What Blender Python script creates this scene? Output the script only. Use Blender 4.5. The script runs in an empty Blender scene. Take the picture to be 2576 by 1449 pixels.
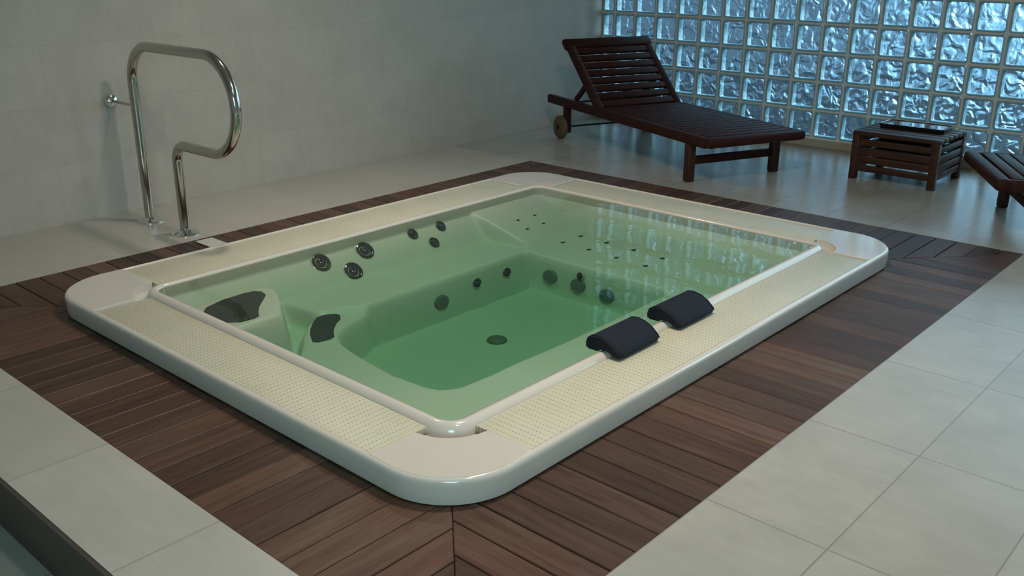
import bpy, bmesh, math, random
import numpy as np
from mathutils import Vector, Matrix
random.seed(7)
SC = bpy.context.scene
COL = SC.collection
R = math.radians

# ------------------------------------------------------------------ materials
class NT:
    """small helper around a node tree"""
    def __init__(s, name):
        s.m = bpy.data.materials.new(name); s.m.use_nodes = True
        s.t = s.m.node_tree; s.t.nodes.clear()
        s.out = s.t.nodes.new('ShaderNodeOutputMaterial')
    def n(s, typ, **kw):
        nd = s.t.nodes.new(typ)
        for k, v in kw.items(): setattr(nd, k, v)
        return nd
    def put(s, sock, v):
        if isinstance(v, (int, float)):
            sock.default_value = v
        elif isinstance(v, tuple):
            sock.default_value = (v + (1.0,)) if (len(v) == 3 and sock.type == 'RGBA') else v
        else: s.t.links.new(v, sock)
    def math(s, op, a, b=0.0, c=0.0, clamp=False):
        nd = s.n('ShaderNodeMath', operation=op, use_clamp=clamp)
        s.put(nd.inputs[0], a); s.put(nd.inputs[1], b); s.put(nd.inputs[2], c)
        return nd.outputs[0]
    def coords(s):
        return s.n('ShaderNodeTexCoord').outputs['Object']
    def xyz(s, v):
        nd = s.n('ShaderNodeSeparateXYZ'); s.put(nd.inputs[0], v); return nd.outputs
    def comb(s, x, y, z=0.0):
        nd = s.n('ShaderNodeCombineXYZ'); s.put(nd.inputs[0], x); s.put(nd.inputs[1], y); s.put(nd.inputs[2], z); return nd.outputs[0]
    def noise(s, v, scale, detail=4.0, rough=0.55, dist=0.0):
        nd = s.n('ShaderNodeTexNoise'); s.put(nd.inputs['Vector'], v)
        nd.inputs['Scale'].default_value = scale; nd.inputs['Detail'].default_value = detail
        nd.inputs['Roughness'].default_value = rough; nd.inputs['Distortion'].default_value = dist
        return nd.outputs['Fac']
    def mapping(s, v, scale=(1, 1, 1), rot=(0, 0, 0)):
        nd = s.n('ShaderNodeMapping'); s.put(nd.inputs['Vector'], v)
        nd.inputs['Scale'].default_value = scale; nd.inputs['Rotation'].default_value = rot
        return nd.outputs[0]
    def ramp(s, f, stops):
        nd = s.n('ShaderNodeValToRGB'); s.put(nd.inputs[0], f)
        e = nd.color_ramp.elements
        while len(e) < len(stops): e.new(0.5)
        for el, (p, c) in zip(e, stops): el.position = p; el.color = c + (1.0,)
        return nd.outputs[0]
    def maprange(s, v, a, b, c=0.0, d=1.0, smooth=False):
        nd = s.n('ShaderNodeMapRange'); nd.interpolation_type = 'SMOOTHSTEP' if smooth else 'LINEAR'
        s.put(nd.inputs[0], v)
        for i, q in enumerate((a, b, c, d)): nd.inputs[1 + i].default_value = q
        return nd.outputs[0]
    def mix(s, f, a, b, blend='MIX'):
        nd = s.n('ShaderNodeMix', data_type='RGBA', blend_type=blend)
        s.put(nd.inputs[0], f); s.put(nd.inputs[6], a); s.put(nd.inputs[7], b); return nd.outputs[2]
    def bump(s, h, strength=0.3, dist=0.01):
        nd = s.n('ShaderNodeBump'); nd.inputs['Strength'].default_value = strength
        nd.inputs['Distance'].default_value = dist; s.put(nd.inputs['Height'], h); return nd.outputs[0]
    def pbr(s, col, rough=0.5, normal=None, metal=0.0, spec=0.5, coat=0.0, coat_rough=0.1):
        b = s.n('ShaderNodeBsdfPrincipled')
        s.put(b.inputs['Base Color'], col); s.put(b.inputs['Roughness'], rough)
        b.inputs['Metallic'].default_value = metal; b.inputs['Specular IOR Level'].default_value = spec
        b.inputs['Coat Weight'].default_value = coat; b.inputs['Coat Roughness'].default_value = coat_rough
        if normal is not None: s.put(b.inputs['Normal'], normal)
        s.t.links.new(b.outputs[0], s.out.inputs['Surface'])
        return s.m

def plain(name, col, rough=0.5, metal=0.0, spec=0.5, var=0.12, scale=9.0, coat=0.0):
    n = NT(name); f = n.noise(n.coords(), scale)
    c = n.mix(n.maprange(f, 0.25, 0.75), tuple(x * (1 - var) for x in col), tuple(min(1, x * (1 + var)) for x in col))
    return n.pbr(c, rough, metal=metal, spec=spec, coat=coat)

def tile_mat(name, axes, px, py, ox, oy, base, joint, rough, jw=0.004, bond=0.0, var=0.06, cloud=0.10, spec=0.5, bumpy=0.15):
    """large-format stoneware tiles: joints + cloudy surface, from object coordinates"""
    n = NT(name); co = n.coords(); sp = n.xyz(co)
    u = n.math('DIVIDE', n.math('SUBTRACT', sp[axes[0]], ox), px)
    v = n.math('DIVIDE', n.math('SUBTRACT', sp[axes[1]], oy), py)
    row = n.math('FLOOR', v)
    if bond: u = n.math('ADD', u, n.math('MULTIPLY', n.math('FLOORED_MODULO', row, 2.0), bond))
    def edge(t, p):
        f = n.math('FRACT', t); d = n.math('MINIMUM', f, n.math('SUBTRACT', 1.0, f))
        return n.math('MULTIPLY', d, p)
    d = n.math('MINIMUM', edge(u, px), edge(v, py))
    line = n.maprange(d, jw * 0.35, jw * 0.75, 1.0, 0.0)
    wn = n.n('ShaderNodeTexWhiteNoise', noise_dimensions='2D')
    n.put(wn.inputs['Vector'], n.comb(n.math('FLOOR', u), row))
    rnd = n.maprange(wn.outputs['Value'], 0, 1, 1 - var, 1 + var)
    cl = n.noise(co, 3.2, 5.0, 0.6, 0.3); fine = n.noise(n.mapping(co, (6.0, 1.0, 2.0)), 4.5, 5.0, 0.65, 0.5)
    k = n.math('MULTIPLY', rnd, n.math('ADD', n.maprange(cl, 0.2, 0.8, 1 - cloud, 1 + cloud), n.maprange(fine, 0.25, 0.75, -0.055, 0.055)))
    c = n.mix(1.0, base, n.comb(k, k, k), 'MULTIPLY')
    c = n.mix(line, c, joint)
    h = n.math('MULTIPLY', line, -1.0)
    return n.pbr(c, rough, None, spec=spec)

def wood_mat(name, dark, light, rough, grain_attr=None, spec=0.4, scale=1.0, axis=0, sheen=None):
    n = NT(name)
    if grain_attr:
        at = n.n('ShaderNodeAttribute', attribute_name=grain_attr).outputs['Vector']
        tint = n.n('ShaderNodeAttribute', attribute_name='board_tint').outputs['Fac']
    else:
        at = n.coords(); tint = None
    st = [14.0, 14.0, 14.0]; st[axis] = 0.9
    g = n.noise(n.mapping(at, tuple(st)), 3.0 * scale, 6.0, 0.62, 0.6)
    g2 = n.noise(n.mapping(at, tuple(4 * q for q in st)), 3.0 * scale, 3.0, 0.6)
    f = n.math('ADD', n.math('MULTIPLY', g, 0.75), n.math('MULTIPLY', g2, 0.25))
    c = n.mix(n.maprange(f, 0.3, 0.7), dark, light)
    if tint is not None:
        k = n.maprange(tint, 0, 1, 0.62, 1.35)
        c = n.mix(1.0, c, n.comb(k, k, k), 'MULTIPLY')
        # worn greyish patches on some boards
        w = n.noise(n.mapping(at, (1.4, 5.0, 1.0)), 2.6, 5.0, 0.65)
        w = n.math('MULTIPLY', n.maprange(w, 0.52, 0.72), n.maprange(tint, 0.35, 0.9, 0.15, 0.75))
        c = n.mix(w, c, (0.125, 0.104, 0.082))
        big = n.noise(n.coords(), 1.7, 3.0, 0.5)
        c = n.mix(n.maprange(big, 0.42, 0.68, 0.0, 0.55), c, n.mix(1.0, c, (0.95, 0.66, 0.62), 'MULTIPLY'))
    return n.pbr(c, rough, n.bump(f, 0.25, 0.003), spec=spec)

# ------------------------------------------------------------------ mesh helpers
def new_bm(): return bmesh.new()

def box(bm, x0, x1, y0, y1, z0, z1, bev=0.0, seg=2, mat=0):
    r = bmesh.ops.create_cube(bm, size=1.0)
    vs = r['verts']
    for v in vs:
        v.co = Vector((x0 + (v.co.x + .5) * (x1 - x0), y0 + (v.co.y + .5) * (y1 - y0), z0 + (v.co.z + .5) * (z1 - z0)))
    fs = list({f for v in vs for f in v.link_faces})
    for f in fs: f.material_index = mat
    if bev:
        es = list({e for v in vs for e in v.link_edges})
        r2 = bmesh.ops.bevel(bm, geom=es, offset=bev, segments=seg, affect='EDGES', profile=0.5)
        vs = list({v for f in r2['faces'] for v in f.verts} | {v for v in vs if v.is_valid})
    return [v for v in vs if v.is_valid]

def bar(bm, p, q, w, h, bev=0.004, up=(0, 0, 1)):
    """rectangular bar from p to q"""
    p, q = Vector(p), Vector(q); d = q - p; L = d.length; d.normalize()
    s = d.cross(Vector(up)).normalized(); t = s.cross(d)
    vs = box(bm, 0, L, -w / 2, w / 2, -h / 2, h / 2, bev)
    M = Matrix(((d.x, s.x, t.x, p.x), (d.y, s.y, t.y, p.y), (d.z, s.z, t.z, p.z), (0, 0, 0, 1)))
    for v in vs: v.co = M @ v.co
    return vs

def tube(bm, pts, rad, n=16, cap=True):
    pts = [Vector(p) for p in pts]; rings = []
    t0 = (pts[1] - pts[0]).normalized()
    a = Vector((0, 0, 1)) if abs(t0.z) < 0.9 else Vector((1, 0, 0))
    u = t0.cross(a).normalized()
    for i, p in enumerate(pts):
        t = (pts[min(i + 1, len(pts) - 1)] - pts[max(i - 1, 0)]).normalized()
        u = (u - t * u.dot(t)).normalized(); w = t.cross(u)
        rr = rad[i] if isinstance(rad, (list, tuple)) else rad
        rings.append([bm.verts.new(p + (u * math.cos(2 * math.pi * k / n) + w * math.sin(2 * math.pi * k / n)) * rr) for k in range(n)])
    for A, B in zip(rings, rings[1:]):
        for k in range(n): bm.faces.new((A[k], A[(k + 1) % n], B[(k + 1) % n], B[k]))
    if cap:
        bm.faces.new(rings[0][::-1]); bm.faces.new(rings[-1])

def lathe(bm, prof, origin=(0, 0, 0), axis=(0, 0, 1), n=32, mat=0):
    """revolve (r, h) profile round an axis"""
    ax = Vector(axis).normalized(); o = Vector(origin)
    a = Vector((1, 0, 0)) if abs(ax.x) < 0.9 else Vector((0, 1, 0))
    u = (a - ax * a.dot(ax)).normalized(); w = ax.cross(u); rings = []
    for r, h in prof:
        if r < 1e-6: rings.append([bm.verts.new(o + ax * h)])
        else: rings.append([bm.verts.new(o + ax * h + (u * math.cos(2 * math.pi * k / n) + w * math.sin(2 * math.pi * k / n)) * r) for k in range(n)])
    for A, B in zip(rings, rings[1:]):
        for k in range(n):
            k2 = (k + 1) % n
            if len(A) == 1 and len(B) == 1: continue
            if len(A) == 1: f = bm.faces.new((A[0], B[k], B[k2]))
            elif len(B) == 1: f = bm.faces.new((A[k], A[k2], B[0]))
            else: f = bm.faces.new((A[k], A[k2], B[k2], B[k]))
            f.material_index = mat

def rrect(x0, x1, y0, y1, r, n=10):
    pts = []
    for cx, cy, a in ((x1 - r, y0 + r, -90), (x1 - r, y1 - r, 0), (x0 + r, y1 - r, 90), (x0 + r, y0 + r, 180)):
        for k in range(n + 1):
            t = R(a + 90 * k / n); pts.append((cx + r * math.cos(t), cy + r * math.sin(t)))
    return pts

def loft(bm, loops, closed=True, cap_end=False, mat=0):
    V = [[bm.verts.new(p) for p in L] for L in loops]
    m = len(V[0])
    for A, B in zip(V, V[1:]):
        for k in range(m if closed else m - 1):
            f = bm.faces.new((A[k], A[(k + 1) % m], B[(k + 1) % m], B[k])); f.material_index = mat
    if cap_end: f = bm.faces.new(V[-1]); f.material_index = mat
    return V

def prism(bm, poly, z0, z1, bev=0.0, mat=0):
    """extruded polygon with a small rounded top edge"""
    A = [bm.verts.new((x, y, z0)) for x, y in poly]; B = [bm.verts.new((x, y, z1)) for x, y in poly]
    m = len(poly)
    top = bm.faces.new(B); top.material_index = mat
    for k in range(m):
        f = bm.faces.new((A[k], A[(k + 1) % m], B[(k + 1) % m], B[k])); f.material_index = mat
    if bev:
        bmesh.ops.bevel(bm, geom=list(top.edges), offset=bev, segments=3, affect='EDGES', profile=0.5)

def finish(name, bm, mats, parent=None, smooth=40, recalc=True):
    if recalc: bmesh.ops.recalc_face_normals(bm, faces=bm.faces)
    me = bpy.data.meshes.new(name); bm.to_mesh(me); bm.free()
    for m in (mats if isinstance(mats, (list, tuple)) else [mats]): me.materials.append(m)
    if smooth:
        me.polygons.foreach_set('use_smooth', [True] * len(me.polygons))
        me.set_sharp_from_angle(angle=R(smooth))
        for p in me.polygons:
            if len(p.vertices) > 8: p.use_smooth = False
    o = bpy.data.objects.new(name, me); COL.objects.link(o)
    if parent is not None: o.parent = parent
    return o

def thing(name, label, cat, loc=(0, 0, 0), rotz=0.0, group=None):
    o = bpy.data.objects.new(name, None); COL.objects.link(o)
    o.location = loc; o.rotation_euler = (0, 0, rotz); o.empty_display_size = 0.1
    return tag(o, label, cat, group)
def tag(o, label, cat, group=None, kind=None):
    o['label'] = label; o['category'] = cat
    if group: o['group'] = group
    if kind: o['kind'] = kind
    return o
def struct(name, bm, mats, label=None, cat=None, smooth=None):
    o = finish(name, bm, mats, None, smooth); o['kind'] = 'structure'
    if label: o['label'] = label
    if cat: o['category'] = cat
    return o
def dup(root, loc, rotz, label):
    r = root.copy(); COL.objects.link(r); r.location = loc; r.rotation_euler = (0, 0, rotz); r['label'] = label
    for ch in list(root.children):
        c = ch.copy(); COL.objects.link(c); c.parent = r
        for g in ch.children:
            d = g.copy(); COL.objects.link(d); d.parent = c
    return r

# ------------------------------------------------------------------ layout (metres; tub corner at the origin)
XW, YL = 5.17, 3.443                 # inner face of the glass block wall, face of the tiled wall
DX0, DX1, DY0, DY1 = -0.364, 3.407, -0.396, 2.699   # outline of the wooden deck
TX1, TY1 = 2.944, 2.308              # tub outline
XB, YB, ZC = -3.2, -3.4, 2.62        # far walls behind the camera, ceiling
XS = -0.65                           # edge of the step down

M_wall = tile_mat('wall_stoneware', (0, 2), 1.2, 0.30, 0.594, 0.004, (0.475, 0.445, 0.395), (0.425, 0.395, 0.35), 0.45, jw=0.0035, bond=0.5, var=0.035, cloud=0.10, bumpy=0.10)
M_floor = tile_mat('floor_stoneware', (0, 1), 0.60, 0.333, 0.547, -0.397, (0.385, 0.375, 0.342), (0.25, 0.24, 0.22), 0.25, jw=0.004, var=0.04, cloud=0.14, spec=0.42, bumpy=0.2)
M_floor3 = tile_mat('floor_stoneware_wall', (0, 1), 0.60, 0.90, 0.547, 2.65, (0.44, 0.41, 0.365), (0.33, 0.31, 0.275), 0.30, jw=0.0035, var=0.03, cloud=0.08, spec=0.42, bumpy=0.15)
M_floor2 = tile_mat('floor_stoneware_strip', (0, 1), 8.0, 0.59, -4.0, 0.455, (0.435, 0.42, 0.385), (0.32, 0.31, 0.28), 0.30, jw=0.005, var=0.04, cloud=0.09, spec=0.5, bumpy=0.05)
M_low = tile_mat('lower_stoneware', (0, 1), 0.60, 0.60, -0.66, 0.2, (0.40, 0.40, 0.37), (0.24, 0.24, 0.22), 0.42, jw=0.005, var=0.04, cloud=0.16)
M_edge = plain('step_edge_dark', (0.06, 0.052, 0.042), 0.6)
M_white = plain('plaster_white', (0.62, 0.60, 0.56), 0.8, var=0.03)
M_kerb = plain('kerb_beige', (0.40, 0.37, 0.29), 0.6, var=0.06)

# floor: slabs around the deck, with the pit below
bm = new_bm()
def slab(x0, x1, y0, y1, mat=0):
    box(bm, x0, x1, y0, y1, -0.06, 0.0, 0, mat=mat)
slab(XS, XW, YB, DY0); slab(DX1, XW + .10, DY0, YL); slab(DX0, DX1, DY1, YL, 2); slab(XS, DX0, DY0, YL, 1)
box(bm, XB, XW + .1, YB, YL, -0.50, -0.46, 0)
struct('floor', bm, [M_floor, M_floor2, M_floor3], 'pale grey stoneware tile floor round the wooden deck', 'floor')
bm = new_bm()
box(bm, XB, XS - 0.004, YB, YL, -0.20, -0.165, 0)
struct('floor.001', bm, [M_low], 'darker tiled floor one step below the pool deck', 'floor')
bm = new_bm()
box(bm, XS - 0.012, XS + 0.001, YB, YL, -0.165, -0.002, 0)
struct('trim_1', bm, [M_edge], 'dark edge strip along the floor step', 'trim')

bm = new_bm(); box(bm, XB, XW + 0.1, YL, YL + 0.12, -0.46, ZC, 0)
struct('wall_left', bm, [M_wall], 'grey stoneware tiled wall behind the handrail', 'wall')
bm = new_bm(); box(bm, XB - 0.12, XB, YB, YL + .12, -0.46, ZC, 0)
struct('wall_back', bm, [M_white], 'plain wall behind the viewpoint', 'wall')
bm = new_bm(); box(bm, XB, XW + .1, YB - 0.12, YB, -0.46, ZC, 0)
struct('wall_front', bm, [M_white], 'plain wall on the near side of the room', 'wall')
bm = new_bm(); box(bm, XB - .12, XW + .12, YB - .12, YL + .12, ZC, ZC + .1, 0)
struct('ceiling', bm, [M_white], 'plain plastered ceiling', 'ceiling')

# ------------------------------------------------------------------ glass block window
def glass_block_window():
    MOD, Y1, Z0 = 0.2, 3.321, 0.06
    rows, cols = 12, 29
    # sides of a block: from the joint Y1 down; one cut block against the tiled wall
    ys = [YL, Y1] + [Y1 - MOD * k for k in range(1, cols + 1)]
    ytop = Z0 + MOD * rows
    D = 0.078
    n = NT('block_joint_mortar'); f = n.noise(n.coords(), 60.0)
    M_mortar = n.pbr(n.mix(f, (0.66, 0.65, 0.61), (0.78, 0.77, 0.73)), 0.7)
    n = NT('block_glass_side'); f = n.noise(n.coords(), 24.0, 3.0)
    tr = n.n('ShaderNodeBsdfTranslucent'); di = n.n('ShaderNodeBsdfDiffuse'); gl = n.n('ShaderNodeBsdfGlossy')
    c = n.mix(n.maprange(f, .3, .7), (0.24, 0.43, 0.52), (0.36, 0.57, 0.66))
    n.put(tr.inputs[0], c); n.put(di.inputs[0], c); gl.inputs['Roughness'].default_value = 0.15
    m1 = n.n('ShaderNodeMixShader'); m1.inputs[0].default_value = 0.25
    n.t.links.new(di.outputs[0], m1.inputs[1]); n.t.links.new(tr.outputs[0], m1.inputs[2])
    m2 = n.n('ShaderNodeMixShader'); m2.inputs[0].default_value = 0.12
    n.t.links.new(m1.outputs[0], m2.inputs[1]); n.t.links.new(gl.outputs[0], m2.inputs[2])
    n.t.links.new(m2.outputs[0], n.out.inputs['Surface']); M_side = n.m
    # wavy pane: refracts what stands outside
    n = NT('block_glass_wavy'); co = n.coords()
    w1 = n.noise(co, 14.0, 1.5, 0.45, 0.7)
    w2 = n.noise(n.mapping(co, (1, 1.0, 0.32), (R(28), 0, 0)), 70.0, 3.0, 0.6, 0.4)
    h = n.math('ADD', n.math('MULTIPLY', w1, 1.0), n.math('MULTIPLY', w2, 0.05))
    rf = n.n('ShaderNodeBsdfRefraction'); rf.inputs['IOR'].default_value = 1.45; rf.inputs['Roughness'].default_value = 0.03
    rf.inputs['Color'].default_value = (0.80, 0.92, 0.97, 1)
    n.put(rf.inputs['Normal'], n.bump(h, 1.0, 0.033))
    n.t.links.new(rf.outputs[0], n.out.inputs['Surface']); M_wavy = n.m
    # inner pane: clear, with a faint reflection
    n = NT('block_glass_clear'); co = n.coords()
    nb = n.bump(n.noise(co, 16.0, 2.0), 0.5, 0.006)
    tp = n.n('ShaderNodeBsdfTransparent'); tp.inputs[0].default_value = (0.93, 0.97, 0.98, 1)
    gg = n.n('ShaderNodeBsdfGlossy'); gg.inputs['Roughness'].default_value = 0.06; n.put(gg.inputs['Normal'], nb)
    fr = n.n('ShaderNodeFresnel'); fr.inputs[0].default_value = 1.45
    mx = n.n('ShaderNodeMixShader'); n.t.links.new(fr.outputs[0], mx.inputs[0])
    n.t.links.new(tp.outputs[0], mx.inputs[1]); n.t.links.new(gg.outputs[0], mx.inputs[2])
    n.t.links.new(mx.outputs[0], n.out.inputs['Surface']); M_clear = n.m

    root = bpy.data.objects.new('window_1', None); COL.objects.link(root); root.location = (XW, 0, Z0)
    tag(root, 'wall of square wavy glass blocks behind the loungers', 'window', kind='structure')
    J = 0.0065                         # half joint
    bm = new_bm()
    x0, x1 = 0.0, D
    for r in range(rows + 1):
        z = MOD * r
        box(bm, x0, x1, ys[-1], YL, z - J, z + J, 0.0015, 1)
    for y in ys[1:]:
        box(bm, x0 + .0004, x1 - .0004, y - J, y + J, -J, MOD * rows + J, 0)
    finish('mortar_grid', bm, [M_mortar], root, None)
    bmb, bmp = new_bm(), new_bm()
    S = 0.009                          # glass rim of each block
    for r in range(rows):
        za, zb = MOD * r + J, MOD * (r + 1) - J
        for ya, yb in zip(ys[1:], ys[:-1]):
            a, b = ya + J, (yb - J if yb != YL else yb)
            if b - a < 0.03: continue
            # hollow body: four side walls
            def ring(x, i, rad=0.012): return [(x, p, q) for p, q in rrect(a + i, b - i, za + i, zb - i, rad, 3)]
            loft(bmb, [ring(0.004, 0.0), ring(0.001, 0.004), ring(0.001, S), ring(0.010, S + .003), ring(D - .012, S + .003)])
            f = bmp.faces.new([bmp.verts.new(p) for p in ring(0.008, S + 0.002)]); f.material_index = 0
            f = bmp.faces.new([bmp.verts.new(p) for p in ring(D - 0.014, S - .004)[::-1]]); f.material_index = 1
    finish('glass_block', bmb, [M_side], root, 50)
    finish('glass_pane', bmp, [M_clear, M_wavy], root, None, recalc=False)
    bm = new_bm(); box(bm, XW - 0.012, XW + 0.09, ys[-1], YL, 0.0, Z0 - J, 0.004)
    struct('trim_2', bm, [M_kerb], 'low beige kerb under the glass blocks', 'kerb')
    bm = new_bm(); box(bm, XW, XW + .1, ys[-1], YL, Z0 + MOD * rows + J, ZC, 0)
    struct('wall_right', bm, [M_white], 'plain band of wall above the glass blocks', 'wall')
glass_block_window()
bm = new_bm(); box(bm, XW + 0.13, XW + 5.2, -4.6, YL + 2.0, -0.16, -0.06, 0)
struct('floor.002', bm, [plain('outside_paving', (0.010, 0.017, 0.024), 0.7, spec=0.1, var=0.6, scale=5.0)], 'dark paving outdoors behind the glass blocks', 'floor')

# ------------------------------------------------------------------ wooden deck
M_deck = wood_mat('deck_hardwood', (0.046, 0.024, 0.0165), (0.125, 0.070, 0.047), 0.45, 'grain', spec=0.25)
M_dark = plain('deck_underside', (0.010, 0.008, 0.006), 0.9)
def deck():
    P, G = 0.0985, 0.0032
    ix0, ix1, iy0, iy1 = 0.12, TX1 - 0.12, 0.12, TY1 - 0.12      # runs a little under the tub rim
    bm = new_bm()
    lt = bm.verts.layers.float.new('board_tint'); lg = bm.verts.layers.float_vector.new('grain')
    def board(poly, along, seed):
        rnd = random.Random(seed); tint = rnd.random(); oz = rnd.uniform(-.0012, 0.0); off = rnd.uniform(0, 50)
        A = [bm.verts.new((x, y, -0.022)) for x, y in poly]
        B = [bm.verts.new((x, y, -0.0005 + oz)) for x, y in poly]
        m = len(poly); top = bm.faces.new(B)
        for k in range(m): bm.faces.new((A[k], A[(k + 1) % m], B[(k + 1) % m], B[k]))
        bmesh.ops.bevel(bm, geom=list(top.edges), offset=0.0025, segments=1, affect='EDGES')
        return tint, off
    boards = []
    # sides: boards at right angles to the tub edge, mitred at the corners
    def side(o, au, av, L, depth, inner0, inner1):
        """o = outer corner, au = unit along the side, av = unit inwards"""
        k, s = 0, 0.0
        n_ = round(L / P); p = L / n_
        for k in range(n_):
            a, b = k * p + G / 2, (k + 1) * p - G / 2
            d = lambda t: max(0.0, min(depth, t / inner0 * depth - 0.0008, (L - t) / inner1 * depth - 0.0008))
            pts = [(a, 0), (b, 0)]
            brk = sorted({t for t in (inner0, L - inner1) if a < t < b})
            up = [(b, d(b))] + [(t, d(t)) for t in reversed(brk)] + [(a, d(a))]
            if d(a) < 0.004 and d(b) < 0.02: continue
            poly = pts + [q for q in up if q[1] > 0.001]
            if d(a) <= 0.001: poly = [(a, 0), (b, 0)] + [q for q in up if q[1] > 0.001]
            if len(poly) < 3: continue
            n0 = len(bm.verts)
            bm.verts.ensure_lookup_table()
            before = set(bm.verts)
            tint, off = board([(o[0] + au[0] * x + av[0] * y, o[1] + au[1] * x + av[1] * y) for x, y in poly], av, random.random())
            for v in bm.verts:
                if v not in before:
                    q = Vector((v.co.x - o[0], v.co.y - o[1]))
                    v[lt] = tint; v[lg] = Vector((q.x * av[0] + q.y * av[1] + off, q.x * au[0] + q.y * au[1] - a + off, v.co.z))
    W, H = DX1 - DX0, DY1 - DY0
    dl, dr, dn, df = ix0 - DX0, DX1 - ix1, iy0 - DY0, DY1 - iy1
    side((DX0, DY0), (1, 0), (0, 1), W, dn, dl, dr)
    side((DX1, DY0), (0, 1), (-1, 0), H, dr, dn, df)
    side((DX1, DY1), (-1, 0), (0, -1), W, df, dr, dl)
    side((DX0, DY1), (0, -1), (1, 0), H, dl, df, dn)
    c = (DX0 + W / 2, DY0 + H / 2, 0.0)
    for v in bm.verts: v.co -= Vector(c)
    o = finish('wooden_deck', bm, [M_deck], None, 30); o.location = c
    tag(o, 'dark brown hardwood plank deck framing the whirlpool tub', 'deck')
    b2 = new_bm()
    for x0, x1, y0, y1 in ((DX0, DX1, DY0, iy0), (DX0, DX1, iy1, DY1), (DX0, ix0, iy0, iy1), (ix1, DX1, iy0, iy1)):
        box(b2, x0 - c[0], x1 - c[0], y0 - c[1], y1 - c[1], -0.03, -0.0225, 0)
    finish('deck_base', b2, [M_dark], o, None)
deck()

# ------------------------------------------------------------------ whirlpool tub
M_acr = plain('tub_acrylic', (0.66, 0.615, 0.555), 0.17, var=0.02, coat=0.5)
M_basin = plain('basin_acrylic', (0.80, 0.745, 0.68), 0.36, spec=0.35, var=0.02, coat=0.0)
def grille_mat(name, ax, first=True):
    n = NT(name); co = n.coords(); sp = n.xyz(co)
    a, b = (sp[0], sp[1]) if ax == 0 else (sp[1], sp[0])
    fa = n.math('ABSOLUTE', n.math('SUBTRACT', n.math('FRACT', n.math('DIVIDE', a, 0.0226)), 0.5))
    fb = n.math('ABSOLUTE', n.math('SUBTRACT', n.math('FRACT', n.math('DIVIDE', b, 0.0127)), 0.5))
    r = n.math('POWER', n.math('ADD', n.math('POWER', n.math('MULTIPLY', fa, 0.0226), 2.0), n.math('POWER', n.math('MULTIPLY', fb, 0.0105), 2.0)), 0.5)
    hole = n.maprange(r, 0.0013, 0.0030, 1.0, 0.0)
    rib = n.maprange(fa, 0.30, 0.5, 1.0, 0.0, True)
    seam = n.math('ABSOLUTE', n.math('SUBTRACT', n.math('FRACT', n.math('DIVIDE', a, 0.2486)), 0.5))
    seam = n.maprange(seam, 0.493, 0.5, 0.0, 0.35)
    f = n.noise(co, 5.0, 3.0)
    c = n.mix(n.maprange(f, .3, .7), (0.565, 0.55, 0.425), (0.62, 0.60, 0.475))
    c = n.mix(n.math('MULTIPLY', rib, 0.08), c, (0.45, 0.43, 0.32))
    c = n.mix(seam, c, (0.30, 0.29, 0.22))
    c = n.mix(n.math('MULTIPLY', hole, 0.55), c, (0.07, 0.07, 0.055))
    return n.pbr(c, 0.42, n.bump(n.math('SUBTRACT', 1.0, n.math('ADD', hole, n.math('MULTIPLY', rib, 0.4))), 0.3, 0.0025))
M_chrome = plain('chrome', (0.80, 0.80, 0.78), 0.07, metal=1.0, var=0.02)
M_steel = plain('polished_steel', (0.50, 0.475, 0.44), 0.13, metal=1.0, var=0.03)
M_blackp = plain('dark_grey_plastic', (0.030, 0.033, 0.032), 0.22, var=0.1)
M_pad = plain('grip_pad_rubber', (0.030, 0.034, 0.034), 0.7, var=0.1, scale=60)
M_cover = plain('suction_grey_plastic', (0.15, 0.175, 0.16), 0.5, var=0.1)
M_whitep = plain('white_plastic', (0.75, 0.74, 0.70), 0.25, var=0.02)

IX0, IX1, IY0, IY1 = 0.279, 2.618, 0.279, 1.953      # inner face of the lip
ZW = 0.081                                             # water level
STEP = 0.008
def ss(a, b, t):
    t = np.clip((t - a) / (b - a), 0, 1); return t * t * (3 - 2 * t)
def sdpoly(px, py, poly):
    d = np.full(px.shape, 1e9); s = np.ones(px.shape); m = len(poly)
    for i in range(m):
        ax, ay = poly[i]; bx, by = poly[i - 1]
        ex, ey = bx - ax, by - ay; wx, wy = px - ax, py - ay
        t = np.clip((wx * ex + wy * ey) / (ex * ex + ey * ey), 0, 1)
        d = np.minimum(d, (wx - ex * t) ** 2 + (wy - ey * t) ** 2)
        c1, c2, c3 = py >= ay, py < by, ex * wy > ey * wx
        s = np.where((c1 & c2 & c3) | (~c1 & ~c2 & ~c3), -s, s)
    return s * np.sqrt(d)
WELL = [(0.60, 0.72), (0.605, 0.885), (0.665, 1.17), (0.70, 1.30), (0.745, 1.375), (0.83, 1.43), (0.95, 1.47), (1.02, 1.515), (2.0, 1.515), (2.02, 1.495),
        (2.02, 0.72), (2.00, 0.70), (1.40, 0.69), (0.80, 0.635), (0.66, 0.64), (0.615, 0.67)]
SHELF = [(0.20, 1.812), (0.680, 1.808), (0.700, 1.722), (0.635, 1.592), (0.572, 1.500), (0.548, 1.458), (0.20, 1.443)]
FLANK = [(0.20, 1.443), (0.548, 1.458), (0.635, 1.592), (0.700, 1.722), (0.76, 1.79), (0.79, 1.62), (0.70, 1.56), (0.63, 1.49), (0.58, 1.43), (0.52, 1.36), (0.45, 1.29), (0.20, 1.22)]
BENCH = [(0.775, 1.82), (0.79, 1.64), (0.83, 1.60), (0.90, 1.575), (0.96, 1.545), (1.02, 1.515), (2.06, 1.515), (2.06, 2.2), (0.775, 2.2)]
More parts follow.
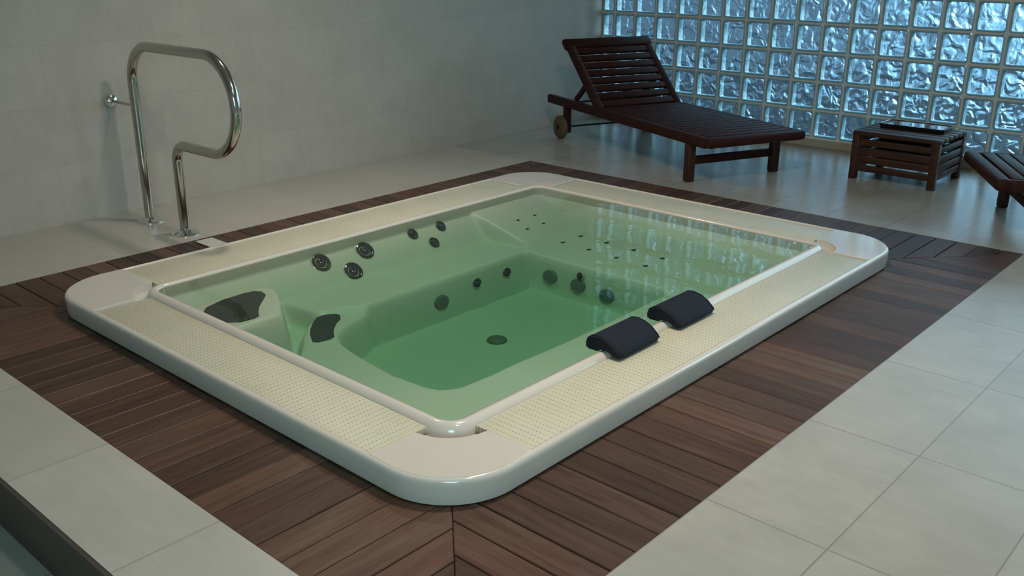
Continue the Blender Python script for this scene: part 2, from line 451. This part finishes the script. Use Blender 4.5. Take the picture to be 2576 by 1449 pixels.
def field(X, Y):
    z0 = -0.045 - 0.045 * ss(0.7, 1.5, X) - 0.043 * ss(0.6, 1.35, Y)
    z = z0
    put = lambda z, val, poly, w: z + (val - z) * (1 - ss(-w, w, sdpoly(X, Y, poly)))
    z = put(z, -0.155, FLANK, 0.016)
    z = put(z, -0.076, BENCH, 0.010)
    back = -0.080 + (Y - 1.822) / (1.953 - 1.822) * 0.118
    z = np.where(Y > 1.74, np.maximum(z, back), z)
    z = put(z, 0.035, SHELF, 0.012)
    # lounger seat along the far end, with its own sloping back
    seat = -0.080 + 0.05 * np.clip((X - 2.02) / 0.54, 0, 1.2)
    xw = -0.032 + (X - 2.55) / (2.625 - 2.55) * 0.080
    lb = -0.065 + (Y - 1.53) / (1.953 - 1.53) * 0.110
    lo = np.maximum(np.maximum(seat, xw), lb)
    edge = 2.02 + 0.045 * ss(1.50, 1.60, Y) + 0.0 * X
    k = ss(-0.010, 0.010, X - edge)
    z = z + (np.maximum(lo, z) - z) * k
    z = put(z, -0.252, WELL, 0.012)
    return z
def tub_grid():
    xs = np.arange(IX0 - 0.01, IX1 + 0.0101, STEP); ys = np.arange(IY0 - 0.01, IY1 + 0.0101, STEP)
    X, Y = np.meshgrid(xs, ys, indexing='ij')
    Z = field(X, Y)
    ker = np.array([0.06, 0.24, 0.40, 0.24, 0.06])
    for ax in (0, 1):
        P = np.pad(Z, [(2, 2) if i == ax else (0, 0) for i in (0, 1)], mode='edge')
        Z = sum(w * np.take(P, range(i, i + Z.shape[ax]), axis=ax) for i, w in enumerate(ker))
    return xs, ys, Z
GX, GY, GZ = tub_grid()
def zat(x, y):
    i = min(max((x - GX[0]) / STEP, 0), len(GX) - 1.001); j = min(max((y - GY[0]) / STEP, 0), len(GY) - 1.001)
    a, b = int(i), int(j); u, v = i - a, j - b
    return float((GZ[a, b] * (1 - u) + GZ[a + 1, b] * u) * (1 - v) + (GZ[a, b + 1] * (1 - u) + GZ[a + 1, b + 1] * u) * v)
def nat(x, y, e=0.03):
    return Vector(((zat(x - e, y) - zat(x + e, y)) / (2 * e), (zat(x, y - e) - zat(x, y + e)) / (2 * e), 1)).normalized()

TC = Vector((TX1 / 2, TY1 / 2, 0.0))
tub = thing('whirlpool_tub', 'large cream rectangular whirlpool tub with perforated overflow rim', 'hot tub', TC)
def tobj(name, bm, mats, smooth=40, parent=None, label=None):
    for v in bm.verts: v.co -= TC
    o = finish(name, bm, mats, parent or tub, smooth)
    if label: o['label'] = label
    return o

def build_shell():
    bm = new_bm()
    # outer rim
    prof = [(0.012, 0.001), (0.005, 0.004), (0.002, 0.020), (0.0, 0.060), (0.001, 0.0705), (0.004, 0.0770), (0.009, 0.0805), (0.014, 0.0815), (0.0195, 0.0812), (0.0225, 0.0790), (0.0235, 0.0745), (0.0235, 0.050)]
    RO = 0.23
    L = []
    for d, z in prof: L.append([(x, y, z) for x, y in rrect(d, TX1 - d, d, TY1 - d, RO - d, 14)])
    # channel floor up to the lip, then the lip
    lip = [(0.070, 0.050), (0.068, 0.060), (0.062, 0.073), (0.052, 0.083), (0.040, 0.0895), (0.028, 0.0915), (0.016, 0.090), (0.006, 0.087), (0.001, 0.082), (0.0, 0.074), (-0.002, -0.02)]
    for d, z in ((max(d, 0) * 0.68 + min(d, 0), z) for d, z in lip): L.append([(x, y, z) for x, y in rrect(IX0 - d, IX1 + d, IY0 - d, IY1 + d, 0.05 + max(d, 0), 14)])
    loft(bm, L)
    # corner covers
    C = 0.325
    for sx in (0, 1):
        for sy in (0, 1):
            X = lambda x: TX1 - x if sx else x
            Y = lambda y: TY1 - y if sy else y
            lx = (IX0 if not sx else TX1 - IX1) + 0.05; ly = (IY0 if not sy else TY1 - IY1) + 0.05   # lip corner centre
            cy_ = C + (0.0 if not sy else (ly - 0.333)); cx_ = C + (0.0 if not sx else (lx - 0.333))
            rad = 0.150
            pts = []
            r = RO - 0.0125
            for k in range(15):
                t = R(180 + 90 * k / 14); pts.append((0.0125 + r + r * math.cos(t), 0.0125 + r + r * math.sin(t)))
            pts.append((cx_, 0.0125))
            a0 = math.degrees(math.asin(max(-1, min(1, (cx_ - lx) / rad))))
            a1 = math.degrees(math.acos(max(-1, min(1, (cy_ - ly) / rad))))
            n_ = 14
            b0 = 270 + a0; b1 = 180 - math.degrees(math.asin(max(-1, min(1, (cy_ - ly) / rad))))
            for k in range(n_ + 1):
                t = R(b0 + (b1 - b0) * k / n_); pts.append((lx + rad * math.cos(t), ly + rad * math.sin(t)))
            pts.append((0.0125, cy_))
            poly = [(X(x), Y(y)) for x, y in pts]
            if sx != sy: poly = poly[::-1]
            prism(bm, poly, 0.050, 0.0822, 0.0025)
    # basin
    V = [[bm.verts.new((x, y, min(GZ[i, j], 0.079))) for j, y in enumerate(GY)] for i, x in enumerate(GX)]
    for i in range(len(GX) - 1):
        for j in range(len(GY) - 1):
            bm.faces.new((V[i][j], V[i + 1][j], V[i + 1][j + 1], V[i][j + 1])).material_index = 1
    return tobj('shell', bm, [M_acr, M_basin], 50)
build_shell()

# overflow grilles
def grilles():
    gx, gy = grille_mat('grille_plastic_x', 0), grille_mat('grille_plastic_y', 1)
    e, w, c, top = 0.0245, 0.0450, 0.331, 0.0755
    lx0, lx1, ly0, ly1 = IX0 - w, IX1 + w, IY0 - w, IY1 + w
    cfy = TY1 - c - (TY1 - IY1 - IY0); cfx = TX1 - c - (TX1 - IX1 - IX0)
    for x0, x1, y0, y1, m in ((c, cfx, e, ly0, gx), (c, cfx, ly1, TY1 - e, gx), (e, lx0, c, cfy, gy), (lx1, TX1 - e, c, cfy, gy)):
        bm = new_bm(); box(bm, x0, x1, y0, y1, 0.053, top, 0.003, 2)
        tobj('overflow_grille', bm, [m], 40)
grilles()

M_dchrome = plain('dark_chrome', (0.10, 0.105, 0.10), 0.12, metal=0.9, var=0.05)
def jet(x, y, r, n=None, z=None, kind='jet', flat=1.0):
    p = Vector((x, y, zat(x, y) if z is None else z)); nn = nat(x, y) if n is None else Vector(n).normalized()
    def squash(bm):             # low oval bezels on the steep walls of the foot well
        if flat != 1.0:
            for v in bm.verts: v.co.z = p.z + (v.co.z - p.z) * flat
    if kind == 'jet':           # bezel, dark ring and nozzle
        bm = new_bm()
        lathe(bm, [(r * 1.30, -.006), (r * 1.24, .000), (r * 1.12, .0035), (r * 1.0, .003)], p, nn); squash(bm)
        o = tobj('jet', bm, [M_acr])
        bm = new_bm()
        lathe(bm, [(r * 1.10, .001), (r * 1.07, .006), (r * 0.90, .010), (r * 0.72, .006), (r * .62, -.004), (0, -.006)], p, nn); squash(bm)
        tobj('jet_ring', bm, [M_blackp], parent=o, label='dark ring of the jet')
        bm = new_bm()
        lathe(bm, [(r * 0.58, -.005), (r * 0.57, .004), (r * .44, .012), (r * .30, .014), (r * .22, .008), (0, .004)], p, nn); squash(bm)
        tobj('jet_nozzle', bm, [M_dchrome], parent=o, label='shiny dark nozzle of the jet')
    elif kind == 'air':         # small domed air injector
        bm = new_bm()
        lathe(bm, [(r * 1.15, -.003), (r * 1.1, .003), (r * .9, .0065), (r * .5, .010), (0, .011)], p, nn, 20)
        o = tobj('air_jet', bm, [M_whitep])
        bm = new_bm()
        d = Vector((-0.75, -0.66, 0)); d = (d - nn * d.dot(nn)).normalized()
        lathe(bm, [(r * .75, -.003), (r * .72, .002), (r * .5, .0035), (0, .003)], p + d * r * 1.35, nn, 16)  # dark disc stands in for the shadow below each dome
        tobj('air_jet_shade', bm, [M_blackp], parent=o, label='dark disc painted as the shade below the air jet')
    else:
        bm = new_bm()
        lathe(bm, [(r * 1.05, -.004), (r * 1.03, .004), (r * .92, .0095), (r * .5, .0125), (0, .0135)], p, nn); squash(bm)
        o = tobj(kind, bm, [M_cover])
    return o
for x, y in ((1.066, 1.922), (1.320, 1.921), (1.196, 1.857)): jet(x, y, 0.043, (0, -0.70, 0.71))
for x, y in ((1.634, 1.932), (1.826, 1.932), (1.724, 1.874)): jet(x, y, 0.028, (0, -0.70, 0.71))
for x, y in ((2.251, 1.780), (2.385, 1.778), (2.357, 1.691), (2.220, 1.687)): jet(x, y, 0.0125, kind='air')
for x, y in ((2.250, 1.471), (2.370, 1.450), (2.244, 1.298), (2.367, 1.281), (2.232, 1.121), (2.360, 1.109), (2.225, 0.945), (2.345, 0.931)): jet(x, y, 0.0165, kind='air')
for x in (1.659, 1.870): jet(x, 1.516, 0.026, (0, -1, 0.12), -0.143, flat=0.78)
for x, y, z, nn in ((1.424, 1.513, -0.176, (0, -1, .12)), (2.018, 1.359, -0.167, (-1, 0, .12)), (2.018, 1.184, -0.172, (-1, 0, .12)), (2.018, 1.010, -0.182, (-1, 0, .12))):
    jet(x, y, 0.043, nn, z, 'suction_cover', 0.72)
jet(2.018, 1.172, 0.016, (-1, 0, 0.12), -0.120)
jet(1.394, 1.138, 0.044, kind='floor_drain')

def pad(poly, name='grip_pad'):
    """rounded rubber pad lying on the shell"""
    bm = new_bm()
    cx = sum(p[0] for p in poly) / len(poly); cy = sum(p[1] for p in poly) / len(poly)
    rings = []
    zt = max(zat(x, y) for x, y in [(cx, cy)])
    for s, h in ((1.0, -0.004), (1.0, 0.003), (0.975, 0.0055), (0.6, 0.006), (0.25, 0.006)):
        rings.append([(cx + (x - cx) * s, cy + (y - cy) * s, zt + h) for x, y in poly])
    loft(bm, rings, cap_end=True)
    return tobj(name, bm, [M_pad], 40)
pad([(0.37, 1.731), (0.46, 1.758), (0.555, 1.763), (0.606, 1.755), (0.622, 1.724), (0.613, 1.685), (0.574, 1.646), (0.526, 1.6), (0.485, 1.548), (0.461, 1.507), (0.434, 1.498), (0.379, 1.505), (0.345, 1.538), (0.335, 1.622), (0.342, 1.70)])
pad([(0.651, 1.456), (0.685, 1.501), (0.736, 1.553), (0.785, 1.590), (0.818, 1.590), (0.843, 1.578), (0.862, 1.560), (0.866, 1.540), (0.845, 1.511), (0.803, 1.484), (0.756, 1.441), (0.722, 1.398), (0.707, 1.373), (0.676, 1.363), (0.627, 1.375), (0.616, 1.393)])

# water
def water():
    n = NT('pool_water'); co = n.coords()
    tp = n.n('ShaderNodeBsdfTransparent'); tp.inputs[0].default_value = (0.86, 0.965, 0.92, 1); gl = n.n('ShaderNodeBsdfGlossy'); gl.inputs['Roughness'].default_value = 0.015
    h = n.math('ADD', n.noise(co, 3.0, 2.0), n.math('MULTIPLY', n.noise(co, 11.0, 2.0), 0.15))
    nb = n.bump(h, 0.10, 0.02); n.put(gl.inputs['Normal'], nb)
    fr = n.n('ShaderNodeFresnel'); fr.inputs[0].default_value = 1.33; n.put(fr.inputs['Normal'], nb)
    mx = n.n('ShaderNodeMixShader'); n.t.links.new(fr.outputs[0], mx.inputs[0])
    n.t.links.new(tp.outputs[0], mx.inputs[1]); n.t.links.new(gl.outputs[0], mx.inputs[2])
    n.t.links.new(mx.outputs[0], n.out.inputs['Surface'])
    va = n.n('ShaderNodeVolumeAbsorption'); va.inputs['Color'].default_value = (0.0, 0.56, 0.27, 1); va.inputs['Density'].default_value = 1.32
    n.t.links.new(va.outputs[0], n.out.inputs['Volume'])
    bm = new_bm()
    a = rrect(IX0 - .010, IX1 + .010, IY0 - .010, IY1 + .010, 0.05, 8)
    c = Vector((TC.x, TC.y, ZW))
    V = loft(bm, [[(x - c.x, y - c.y, -0.36) for x, y in a], [(x - c.x, y - c.y, 0.0) for x, y in a]], cap_end=True)
    bm.faces.new(V[0][::-1])
    o = finish('pool_water', bm, [n.m], None, None); o.location = c
    tag(o, 'still clear green water filling the whirlpool tub', 'water', kind='stuff')
water()

# headrest pillows over the near lip
M_navy = plain('navy_foam', (0.006, 0.008, 0.0155), 0.72, spec=0.3, var=0.15, scale=30)
def headrest(x0, x1, label):
    o = thing('headrest_pillow', label, 'headrest', ((x0 + x1) / 2, 0.262, 0.08), 0, 'navy headrest pillows on the tub lip')
    # cross-section in (y, z) relative to the lip crest: flat-ish top falling towards the grille, saddle below
    sec = [(-0.088, -0.004), (-0.092, 0.004), (-0.084, 0.014), (-0.055, 0.033), (-0.020, 0.047), (0.020, 0.053), (0.052, 0.049), (0.074, 0.036), (0.082, 0.018),
           (0.080, 0.002), (0.070, -0.002), (0.022, -0.001), (0.012, 0.008), (-0.030, 0.010), (-0.056, 0.002), (-0.062, -0.004)]
    L = (x1 - x0) / 2; bm = new_bm(); loops = []
    cy, cz = -0.004, 0.020
    for x, s in ((-L, 0.86), (-L + .004, 0.94), (-L + .012, 0.985), (-L + .028, 1.0), (-L * .4, 1.0), (L * .4, 1.0), (L - .028, 1.0), (L - .012, 0.985), (L - .004, 0.94), (L, 0.86)):
        loops.append([(x, cy + (y - cy) * s * 0.84, cz + (z - cz) * s * 1.06 + 0.009) for y, z in sec])
    V = loft(bm, loops); bm.faces.new(V[0]); bm.faces.new(V[-1][::-1])
    finish('cushion', bm, [M_navy], o, 60)
    for s in (-1, 1):  # piped seam round each end
        bm = new_bm()
        pts = [(s * (L - .006), cy + (y - cy) * 0.975 * 0.84, cz + (z - cz) * 0.975 * 1.06 + .0092) for y, z in sec[1:10]]
        tube(bm, pts, 0.0022, 6)
        finish('piping', bm, [M_navy], o, 60)
headrest(0.962, 1.200, 'navy headrest pillow on the tub lip, the one nearer the front corner')
headrest(1.325, 1.563, 'navy headrest pillow on the tub lip, the one nearer the glass blocks')

# small white tile let into the deck
bm = new_bm(); box(bm, -.046, .046, -.085, .085, 0.0, 0.006, 0.0015, 1)
o = finish('white_tile', bm, [plain('white_glazed', (0.55, 0.54, 0.48), 0.35, var=0.05)], None, 40); o.location = (0.914, 2.575, 0.0)
tag(o, 'small white tile on the dark deck below the handrail', 'tile')

# ------------------------------------------------------------------ handrail
def handrail():
    X = 0.916
    o = thing('handrail', 'polished steel P-shaped grab rail standing by the tiled wall', 'handrail', (X, 3.0, 0))
    def arc(cy, cz, r, a0, a1, n=14): return [(0, cy + r * math.cos(R(a0 + (a1 - a0) * k / n)) - 3.0, cz + r * math.sin(R(a0 + (a1 - a0) * k / n))) for k in range(n + 1)]
    pts = [(0, 0.182, 0.0), (0, 0.182, 0.4)]
    pts += arc(2.992, 0.715, 0.19, 0, 90)
    pts += arc(2.490, 0.680, 0.225, 90, 270, 26)
    pts += arc(2.745, 0.371, 0.084, 90, 0, 10)[0:]
    pts += [(0, -0.171, 0.2), (0, -0.171, 0.0)]
    bm = new_bm(); tube(bm, pts, 0.0245, 20); finish('tube', bm, [M_steel], o, 60)
    for y in (0.182, -0.171):
        bm = new_bm(); lathe(bm, [(0.068, 0.0), (0.068, 0.004), (0.060, 0.010), (0.036, 0.014), (0.030, 0.022), (0.0246, 0.024)], (0, y, 0), (0, 0, 1), 36)
        finish('base_flange', bm, [M_chrome], o, 45)
    bm = new_bm(); tube(bm, [(0, 0.443, 0.602), (0, 0.182, 0.602)], 0.0075, 12); wb = finish('wall_bracket', bm, [M_steel], o, 60)
    bm = new_bm(); lathe(bm, [(0.036, 0.0), (0.036, 0.005), (0.028, 0.016), (0.014, 0.022), (0.008, 0.024)], (0, 0.443, 0.602), (0, -1, 0), 28)
    finish('wall_flange', bm, [M_chrome], wb, 45)
handrail()

# ------------------------------------------------------------------ loungers
M_teak = wood_mat('lounger_wood', (0.020, 0.0068, 0.0064), (0.060, 0.021, 0.018), 0.5, spec=0.12, axis=0)
M_teakl = wood_mat('lounger_leg_wood', (0.024, 0.009, 0.0055), (0.072, 0.029, 0.017), 0.45, spec=0.3, axis=2)
M_wheel = plain('wheel_wood', (0.12, 0.080, 0.042), 0.6)
M_rod = plain('dark_metal_rod', (0.035, 0.035, 0.04), 0.35, metal=0.6)
def lounger(label, loc, rot):
    """local frame: x across, y from the foot end to the head, origin at the foot-end left leg"""
    o = thing('sun_lounger', label, 'sun lounger', loc, rot, 'wooden sun loungers')
    U0, U1, V0, V1, ZT = -0.032, 0.690, -0.235, 1.830, 0.298
    # side rails
    for u in (U0 + .022, U1 - .022):
        bm = new_bm(); box(bm, u - .022, u + .022, V0 + .06, V1, ZT - 0.062, ZT, 0.008, 3); finish('side_rail', bm, [M_teak], o)
    # seat slats and the rounded foot board
    bm = new_bm(); vv = V0 + 0.085
    while vv < 1.06:
        box(bm, U0 + .042, U1 - .042, vv, vv + 0.062, ZT - 0.022, ZT + .002, 0.004, 2); vv += 0.072
    box(bm, U0 - .004, U1 + .008, V0, V0 + .075, ZT - 0.055, ZT + .004, 0.020, 4)
    finish('seat', bm, [M_teak], o)
    # backrest
    h = Vector((0, 1.085, ZT - 0.010)); d = Vector((0, 0.505, 0.440)).normalized(); nn = Vector((0, -d.z, d.y)); LB = 0.665
    bm = new_bm()
    def bp(u, s, t): return Vector((u, 0, 0)) + h + d * s + nn * t
    def bbox(u0, u1, s0, s1, t0, t1, bev=.004):
        vs = box(bm, u0, u1, s0, s1, t0, t1, bev)
        for v in vs: v.co = bp(v.co.x, v.co.y, v.co.z)
    bbox(U0 + .005, U0 + .062, 0, LB - .02, -.03, .012, .006); bbox(U1 - .062, U1 - .005, 0, LB - .02, -.03, .012, .006)
    bbox(U0 - .012, U1 + .012, LB - 0.085, LB, -.032, .014, .014)
    s = 0.016
    for k in range(8):
        bbox(U0 + .058, U1 - .058, s, s + .052, -.012, .010); s += 0.0715
    finish('backrest', bm, [M_teak], o)
    # props and their rod
    for u in (U0 + .075, U1 - .075):
        bm = new_bm(); bar(bm, (u, 1.515, ZT - .012), bp(u, 0.285, -.03), 0.022, 0.040); finish('prop', bm, [M_teak], o)
    bm = new_bm(); tube(bm, [(U0 + .04, 1.515, ZT - .022), (U1 - .04, 1.515, ZT - .022)], 0.007, 8); finish('prop_rod', bm, [M_rod], o)
    # legs
    for u in (0.0, 0.659):
        bm = new_bm(); box(bm, u - .029, u + .029, -.026, .026, 0.0, ZT - .050, 0.010, 3); finish('leg', bm, [M_teakl], o)
        bm = new_bm(); box(bm, u - .022, u + .022, 1.535, 1.595, 0.045, ZT - .050, 0.008, 2); finish('leg', bm, [M_teak], o)
    bm = new_bm(); box(bm, 0.025, 0.635, -.014, .014, 0.105, 0.155, 0.004, 2); finish('stretcher', bm, [M_teak], o)
    # wheels
    bm = new_bm(); tube(bm, [(-.085, 1.567, 0.088), (.744, 1.567, 0.088)], 0.0075, 10); finish('axle', bm, [M_rod], o)
    for u in (-0.055, 0.714):
        bm = new_bm(); lathe(bm, [(0, -.019), (.030, -.019), (.080, -.016), (.088, -.009), (.088, .009), (.080, .016), (.030, .019), (0, .019)], (u, 1.567, 0.088), (1, 0, 0), 32)
        w = finish('wheel', bm, [M_wheel], o)
        bm = new_bm(); lathe(bm, [(0.016, -.025), (.016, .025), (0, .025)], (u, 1.567, 0.088), (1, 0, 0), 14); finish('wheel_hub', bm, [M_rod], w)
    return o
l1 = lounger('dark brown slatted lounger with raised back in the far corner', (3.609, 1.577, 0), R(-22.4))
dup(l1, (4.268, -0.050, 0), R(209.3), 'dark brown slatted lounger cut off by the right edge of view')

# ------------------------------------------------------------------ side table and what lies on it
M_tab = wood_mat('table_wood', (0.024, 0.0095, 0.006), (0.075, 0.031, 0.019), 0.45, spec=0.25, axis=1)
def side_table():
    x0, x1, y0, y1, ZT = 4.375, 4.850, 0.365, 0.890, 0.300
    cx, cy = (x0 + x1) / 2, (y0 + y1) / 2; hx, hy = (x1 - x0) / 2, (y1 - y0) / 2
    o = thing('side_table', 'low dark wooden slatted side table between the two loungers', 'side table', (cx, cy, 0))
    for sx in (-1, 1):
        for sy in (-1, 1):
            bm = new_bm(); box(bm, sx * (hx - .022) - .022, sx * (hx - .022) + .022, sy * (hy - .022) - .022, sy * (hy - .022) + .022, 0, ZT - .024, 0.004, 2)
            finish('leg', bm, [M_tab], o)
    hs = ((.052, .092), (.104, .146), (.153, .199), (.214, .252))
    for sx in (-1, 1):
        bm = new_bm()
        for a, b in hs: box(bm, sx * (hx - .014) - .009, sx * (hx - .014) + .009, -hy + .03, hy - .03, a, b, .003)
        finish('side_panel', bm, [M_tab], o)
    for sy in (-1, 1):
        bm = new_bm()
        for a, b in hs: box(bm, -hx + .03, hx - .03, sy * (hy - .014) - .009, sy * (hy - .014) + .009, a, b, .003)
        finish('side_panel', bm, [M_tab], o)
    bm = new_bm()
    n_ = 6; w = (2 * hx + .004) / n_
    for k in range(n_): box(bm, -hx - .002 + k * w, -hx - .002 + (k + 1) * w - .009, -hy - .002, hy + .002, ZT - .026, ZT, .004)
    box(bm, -hx + .02, hx - .02, -hy + .03, -hy + .06, ZT - .045, ZT - .026, .002); box(bm, -hx + .02, hx - .02, hy - .06, hy - .03, ZT - .045, ZT - .026, .002)
    finish('tabletop', bm, [M_tab], o)
    t = thing('tray', 'flat dark glossy tray lying on the side table', 'tray', (cx + 0.085, cy, ZT))
    bm = new_bm()
    A = rrect(-.10, .10, -.200, .200, .03, 6); S = lambda k, z: [(x * k, y * (k + (1 - k) * .4), z) for x, y in A]
    loft(bm, [S(.93, .0), S(.95, .001), S(1.0, .020), S(1.0, .024), S(.975, .025)])
    finish('tray_rim', bm, [plain('black_lacquer', (0.010, 0.009, 0.010), 0.28, var=.1)], t)
    bm = new_bm()
    loft(bm, [S(.978, .0245), S(.95, .022), S(.60, .0215)], cap_end=True)
    finish('tray_surface', bm, [plain('brown_lacquer', (0.05, 0.030, 0.024), 0.14, var=.1)], t)
side_table()

# ------------------------------------------------------------------ light
def area(name, loc, target, size, power, col, shape='DISK', size_y=None):
    L = bpy.data.lights.new(name, 'AREA'); L.shape = shape; L.size = size
    if size_y: L.size_y = size_y
    L.energy = power; L.color = col
    o = bpy.data.objects.new(name, L); COL.objects.link(o); o.location = loc
    o.rotation_euler = (Vector(target) - Vector(loc)).to_track_quat('-Z', 'Y').to_euler()
    return o
area('overhead_light', (1.05, 0.1, ZC - 0.02), (1.05, 0.1, 0), 0.22, 41, (1.0, 0.90, 0.76))
area('overhead_light', (0.1, -0.9, ZC - 0.02), (0.1, -0.9, 0), 0.16, 13, (1.0, 0.93, 0.84))
area('overhead_light', (1.50, 2.42, ZC - 0.02), (1.65, 1.9, 0), 0.16, 9, (1.0, 0.87, 0.72)).data.spread = R(110)  # added fill light for the far side of the tub, no known fixture
area('daylight_opening', (-2.9, -2.6, 1.5), (0.2, 0.2, 0.0), 1.6, 34, (0.50, 0.88, 0.96), 'RECTANGLE', 1.4).data.spread = R(120)

# sky seen through the glass blocks
W = bpy.data.worlds.new('sky'); SC.world = W; W.use_nodes = True
t = W.node_tree; t.nodes.clear()
def N(ty, **k):
    nd = t.nodes.new(ty)
    for a, b in k.items(): setattr(nd, a, b)
    return nd
tc = N('ShaderNodeTexCoord'); sp = N('ShaderNodeSeparateXYZ'); t.links.new(tc.outputs['Generated'], sp.inputs[0])
def mr(src, a, b, c, d):
    m = N('ShaderNodeMapRange'); m.interpolation_type = 'SMOOTHSTEP'; t.links.new(src, m.inputs[0])
    for i, q in enumerate((a, b, c, d)): m.inputs[1 + i].default_value = q
    return m.outputs[0]
el = mr(sp.outputs[2], -0.24, 0.15, 0.0, 1.0)
az = mr(sp.outputs[1], -0.04, 0.34, 1.0, 0.03)
mu = N('ShaderNodeMath', operation='MULTIPLY'); t.links.new(el, mu.inputs[0]); t.links.new(az, mu.inputs[1])
cr = N('ShaderNodeValToRGB'); t.links.new(mu.outputs[0], cr.inputs[0])
e = cr.color_ramp.elements; e[0].position = 0.0; e[0].color = (0.014, 0.024, 0.034, 1); e[1].position = 1.0; e[1].color = (0.52, 0.74, 0.84, 1)
k_ = e.new(0.35); k_.color = (0.085, 0.18, 0.27, 1)
bg = N('ShaderNodeBackground'); t.links.new(cr.outputs[0], bg.inputs[0]); bg.inputs[1].default_value = 6.2
wo = N('ShaderNodeOutputWorld'); t.links.new(bg.outputs[0], wo.inputs[0])

# ------------------------------------------------------------------ camera
cam = bpy.data.cameras.new('camera'); co = bpy.data.objects.new('camera', cam); COL.objects.link(co)
cam.sensor_fit = 'HORIZONTAL'; cam.sensor_width = 36.0; cam.lens = 2387.23 / 2576 * 36.0
co.location = (-1.39758, -1.45955, 1.35836)
co.rotation_mode = 'XYZ'; co.rotation_euler = (R(70.28001), R(-0.12734), R(-47.99402))
cam.clip_start = 0.02
SC.camera = co
SC.view_settings.view_transform = 'Standard'; SC.view_settings.look = 'None'
SC.view_settings.exposure = 0.0; SC.view_settings.gamma = 1.0
try:
    SC.cycles.use_denoising = True; SC.cycles.use_adaptive_sampling = True; SC.cycles.adaptive_threshold = 0.02; SC.cycles.max_bounces = 7; SC.cycles.diffuse_bounces = 3; SC.cycles.glossy_bounces = 3; SC.cycles.transmission_bounces = 4; SC.cycles.transparent_max_bounces = 12
    SC.cycles.sample_clamp_indirect = 3.0; SC.cycles.caustics_reflective = False
except Exception: pass
